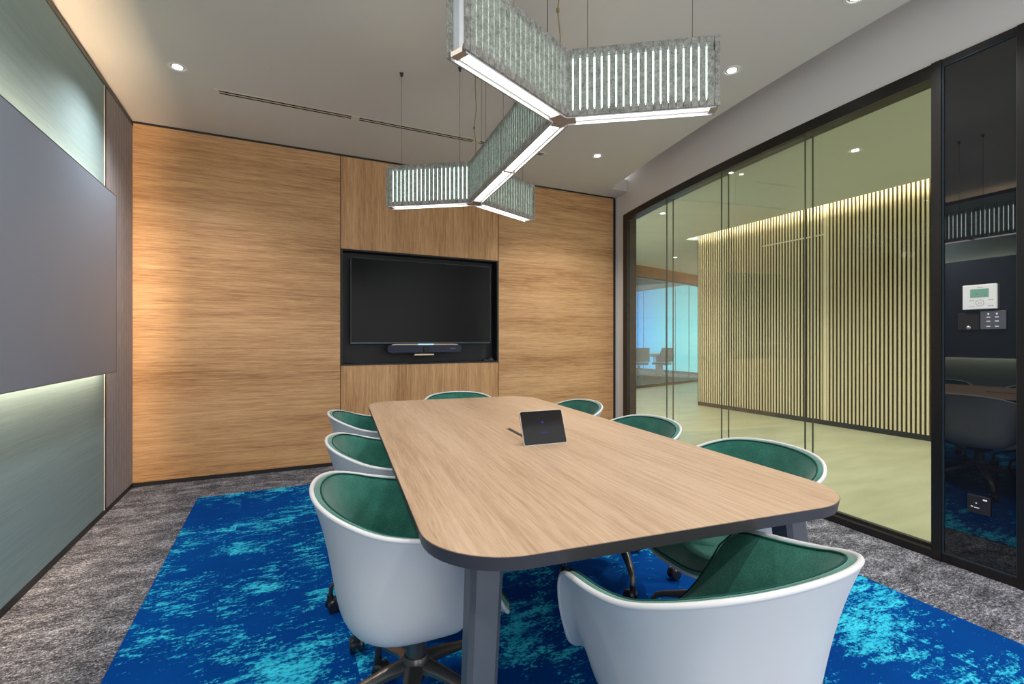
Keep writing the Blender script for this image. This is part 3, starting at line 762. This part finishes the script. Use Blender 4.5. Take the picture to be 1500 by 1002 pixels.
# ------------------------------------------------------------------ corridor beyond the glass
mb = MB(); lo = [(gx(y) + .07 * gn(y)[0], y) for y in [-2 + (4.9 + 2) * i / 20 for i in range(21)]]
mb.prism(lo[:] + [(3.9, 4.9), (3.9, 14.5), (17, 14.5), (17, -2)][0:4], -.05, 0.0) if 0 else None
def far_y(x):   # curved glazing of the far room, plan
    return 8.30 + .2737 * (x - 4.7) if 0 else 9.106 + .2741 * (x - 7.6) - .012 * (x - 7.6) * (10.64 - x)
mb.prism(lo + [(3.9, 4.9)] + [(x, far_y(x)) for x in (4., 5, 6, 7, 8, 9, 10, 11, 12)] + [(12, -2)], -.05, 0.0)
struct(mb.build('floor_corridor', M['cfloor']))
CZ = 3.0
mb = MB()
mb.prism([(gx(y) + .105, y) for y in [-2 + (6.9) * i / 20 for i in range(21)]] + [(4.0, 8.3)] + [(x, far_y(x) - .02) for x in (4.6, 5.5, 6.5, 7.5, 8.5, 9.5, 10.5, 12)] + [(12, 6.45), (6.60, 6.45), (6.56, -2)], CZ, CZ + .02)
struct(mb.build('ceiling_corridor', M['cceil']))
mb = MB(); mb.box(6.4, -2, CZ + .20, 6.84, 6.5, CZ + .24); mb.box(6.40, -2, CZ + .02, 6.44, 6.5, CZ + .20); c = struct(mb.build('trim_cove', M['cceil']))
mb = MB(); mb.box(6.525, -1.9, CZ + .022, 6.54, 6.42, CZ + .06); mb.build('cove_led', M['led2'], c)
# fluted wall
SX = 6.80
def fluted(m, x, y0, y1, z0, z1, pitch=.047):
    n = max(1, round((y1 - y0) / pitch)); p = (y1 - y0) / n
    prof_ = [(x + .030, y0)]
    for i in range(n):
        a = y0 + i * p
        prof_.append((x + .030, a + p * .46))
        for q in range(7):
            b = PI * q / 6; prof_.append((x + .012 - .012 * math.sin(b), a + p * .46 + p * .54 * (1 - math.cos(b)) / 2))
        prof_.append((x + .030, a + p))
    m.grid([[(a, b, z0) for a, b in prof_], [(a, b, z1) for a, b in prof_]])
def groove(o, x):  # paints shade onto rib sides and groove floors
    o.data.materials.append(M['creamshade'])
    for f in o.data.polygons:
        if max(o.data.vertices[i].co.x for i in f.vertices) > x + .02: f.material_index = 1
ws = MB(); ws.box(SX + .032, -2, 0, SX + .12, 6.34, CZ + .2); ws.box(SX + .12, 6.22, 0, 12, 6.34, CZ + .2)
ws = struct(ws.build('wall_fluted', M['creamshade']))
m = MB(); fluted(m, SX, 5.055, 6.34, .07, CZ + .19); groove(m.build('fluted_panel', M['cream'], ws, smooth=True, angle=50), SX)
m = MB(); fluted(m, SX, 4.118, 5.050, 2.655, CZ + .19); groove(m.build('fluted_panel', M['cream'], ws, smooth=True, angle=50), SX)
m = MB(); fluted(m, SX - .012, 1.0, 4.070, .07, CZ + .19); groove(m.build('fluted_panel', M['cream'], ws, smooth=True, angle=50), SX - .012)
m = MB(); m.box(SX + .0, -2, .0, SX + .03, 4.11, .07); m.box(SX + .012, 4.11, .0, SX + .03, 6.345, .07); m.build('skirting', M['skirt'], ws)
m = MB(); m.box(SX - .004, 6.335, .0, SX + .03, 6.347, CZ + .19); m.build('corner_trim', M['black'], ws)
m = MB(); m.box(SX - .012, 4.074, .07, SX + .02, 4.114, CZ + .19); m.build('door_post', M['cream'], ws)
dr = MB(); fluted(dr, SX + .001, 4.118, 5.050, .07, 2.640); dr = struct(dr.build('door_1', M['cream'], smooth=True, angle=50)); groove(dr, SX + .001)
m = MB(); m.box(SX - .006, 4.118, 2.641, SX + .03, 5.06, 2.654); m.build('head_trim', M['slotwhite'], dr)

g = 'round downlights in the corridor ceiling'
downlight(4.964, 2.707, CZ, 'corridor downlight seen through the glass above the fluted wall, largest one', g, 150, .06, (1, .96, .90), 130)
downlight(4.948, 5.259, CZ, 'corridor downlight seen through the glass near the left frame', g, 150, .06, (1, .96, .90), 130)
downlight(7.829, 7.945, CZ, 'farthest corridor downlight above the wooden fascia', g, 120, .06, (1, .96, .90), 130)
for (x, y, p) in ((4.96, .4, 150), (5.4, 7.2, 110)):
    l = bpy.data.lights.new('downlight_or_fill_beam', 'SPOT'); l.energy = p; l.spot_size = math.radians(140); l.spot_blend = .6; l.shadow_soft_size = .06; l.color = (1, .96, .90)
    o = bpy.data.objects.new('downlight_or_fill_beam', l); C.objects.link(o); o.location = (x, y, CZ - .02)
# far meeting room
def far_strip(m, x0, x1, d0, d1, z0, z1, n=16):
    rows = []
    for i in range(n + 1):
        x = x0 + (x1 - x0) * i / n; y = far_y(x); rows.append([(x, y + d0, z0), (x, y + d1, z0), (x, y + d1, z1), (x, y + d0, z1)])
    m.grid(rows, closed=True); o = len(m.v) - 4 * (n + 1); m.f += [(o, o + 1, o + 2, o + 3), tuple(o + 4 * n + q for q in (3, 2, 1, 0))]
m = MB(); far_strip(m, 4.2, 12, 0, .1, 2.74, CZ + .2); wf = struct(m.build('wall_far_fascia', M['wood_far'], smooth=True))
fw = sempty('window_3', (9, far_y(9), 0))
def fpart(mb, name, mat, **k):
    o = mb.build(name, mat, fw, **k); o.matrix_parent_inverse = Matrix.Translation((-9, -far_y(9), 0)); return o
m = MB(); far_strip(m, 4.2, 12, 0, .08, 0, .07); fpart(m, 'bottom_rail', M['frame'])
m = MB(); far_strip(m, 4.2, 12, 0, .08, 2.70, 2.74); fpart(m, 'head_rail', M['frame'])
fs = [4.2, 5.4, 6.6, 7.85, 9.05, 10.2, 11.4]
for i in range(6):
    m = MB(); far_strip(m, fs[i] + .003, fs[i + 1] - .003, .03, .032, .07, 2.70, 4); fpart(m, 'glass_pane', M['farglass'], smooth=True)
for xx in fs[1:-1]:
    m = MB(); far_strip(m, xx - .006, xx + .006, .025, .037, .07, 2.70, 1); fpart(m, 'glass_joint', M['glassedge'])
m = MB(); m.prism([(x, far_y(x)) for x in (4.2, 6, 8, 10, 12, 12.8)] + [(12.8, 18.5), (4.2, 18.5)], -.05, 0); struct(m.build('floor_far', M['farcarpet']))
m = MB(); m.prism([(x, far_y(x) + .1) for x in (4.2, 6, 8, 10, 12, 12.8)] + [(12.8, 18.5), (4.2, 18.5)], 3.07, 3.1); struct(m.build('ceiling_far', M['farceil']))
m = MB(); m.box(12.58, far_y(12.6), .09, 12.7, 18.5, 3.07); wfb = struct(m.build('wall_far', M['bluewin']))
m = MB(); m.box(12.565, far_y(12.6), 0, 12.7, 18.5, .09); struct(m.build('baseboard_far', M['skirt']))
m = MB()
for yy in (11.1, 12.75, 14.4, 16): m.box(12.565, yy - .012, .09, 12.579, yy + .012, 3.05)
m.build('mullion', M['ink'], wfb)
m = MB(); m.box(4.2, 18.4, 0, 12.7, 18.5, 3.07); struct(m.build('wall_far_rear', M['bluewin']))

# camera-facing frame for the far furniture: depth axis a, side axis s
DA = Vector((math.sin(math.radians(25.78)), math.cos(math.radians(25.78)), 0)); DS = Vector((DA.y, -DA.x, 0))
def far_pos(depth, side): return DA * depth + DS * side
tp_ = far_pos(15.2, 5.20)
ft = thing('conference_table', 'pale conference table with dark end in the blue-lit room across the corridor', 'table', (tp_.x, tp_.y, 0), math.atan2(DS.y, DS.x))
m = MB(); m.prism(stadium(-1.2, .6, 2.4, 1.2, .15, 5), .715, .745); m.build('tabletop', M['white_pl'], ft)
m = MB(); m.prism(stadium(-1.2, .6, 2.38, 1.18, .14, 5), .68, .7149); m.build('table_edge', M['black'], ft)
for sx in (-2.1, -.35):
    m = MB(); m.box(sx - .03, .3, 0, sx + .03, .9, .68); m.build('leg', M['darkg'], ft)
def task_chair():
    e = thing('task_chair', 'dark mesh task chair', 'chair', group='mesh task chairs in the far room')
    m = MB(); rows = []
    for i in range(9):
        z = .52 + .42 * i / 8; w = .235 - .03 * (i / 8) ** 2; y = -.22 - .05 * (i / 8) + .04 * math.sin(PI * i / 8)
        rows.append([(w * q / 4, y - .03 * (1 - (q / 4) ** 2), z) for q in range(-4, 5)])
    m.grid(rows); o = m.build('backrest', M['chairmesh'], e, smooth=True); s = o.modifiers.new('sol', 'SOLIDIFY'); s.thickness = .025
    m = MB(); m.prism(stadium(0, .0, .48, .46, .1, 5), .42, .49); m.build('seat', M['black'], e, bevel=.02, smooth=True)
    for sd in (-1, 1):
        m = MB(); m.tube([(sd * .22, -.02, .44), (sd * .29, -.02, .46), (sd * .29, 0, .62), (sd * .27, .0, .66)], .015, 6); m.box(sd * .27 - .035, -.12, .66, sd * .27 + .035, .13, .685); m.build('armrest', M['black'], e)
    m = MB(); m.tube([(0, -.1, .42), (0, -.25, .44), (0, -.27, .6)], .02, 6); m.lathe([(0, .42), (.03, .42), (.03, .1), (0, .1)], 12); m.build('column', M['black'], e)
    for k in range(5):
        a = k * 2 * PI / 5; c, s = math.cos(a), math.sin(a)
        m = MB(); m.tube([(.02 * c, .02 * s, .12), (.28 * c, .28 * s, .075)], [.025, .015], 6)
        m.lathe([(0, -.02), (.03, -.02), (.03, .02), (0, .02)], 12, Matrix.Translation((.28 * c, .28 * s, .031)) @ Matrix.Rotation(a, 4, 'Z') @ Matrix.Rotation(PI / 2, 4, 'X')); m.build('base_leg', M['rubber'], e)
    return e
ch = task_chair()
base = math.atan2(DS.y, DS.x)
spots = ((14.72, 4.60, .35, 'dark mesh task chair nearest the end of the conference table in the blue-lit room'),
         (14.72, 3.90, .15, 'dark mesh task chair beside the left window frame in the blue-lit room'))
for i, (d, s_, r_, lab) in enumerate(spots):
    p = far_pos(d, s_)
    if i == 0: ch.location = p; ch.rotation_euler = (0, 0, base + r_); ch['label'] = lab
    else: dup(ch, p, base + r_, lab)
l = bpy.data.lights.new('far_room_light', 'AREA'); l.shape = 'RECTANGLE'; l.size = 4; l.size_y = 4; l.energy = 35; l.color = (.8, .95, 1)
o = bpy.data.objects.new('far_room_light', l); C.objects.link(o); o.location = (9.5, 13.5, 3.04)

# ------------------------------------------------------------------ light, camera
w = bpy.data.worlds.new('world'); bpy.context.scene.world = w; w.use_nodes = True
w.node_tree.nodes['Background'].inputs[0].default_value = (.98, .99, 1, 1)
w.node_tree.nodes['Background'].inputs[1].default_value = 1.9

cam = bpy.data.cameras.new('camera'); co = bpy.data.objects.new('camera', cam); C.objects.link(co)
cam.sensor_fit = 'HORIZONTAL'; cam.sensor_width = 36; cam.lens = 702 / 1500 * 36; cam.clip_start = .02
cam.shift_y = -3 / 1500
co.location = (0, 0, 1.18); co.rotation_euler = (PI / 2, 0, -math.radians(25.776))
bpy.context.scene.camera = co
sc_ = bpy.context.scene
sc_.view_settings.view_transform = 'Standard'
sc_.view_settings.exposure = 0.07
sc_.view_settings.gamma = 1.08
sc_.cycles.max_bounces = 8; sc_.cycles.transparent_max_bounces = 16
sc_.cycles.use_denoising = True
sc_.cycles.sample_clamp_indirect = 6
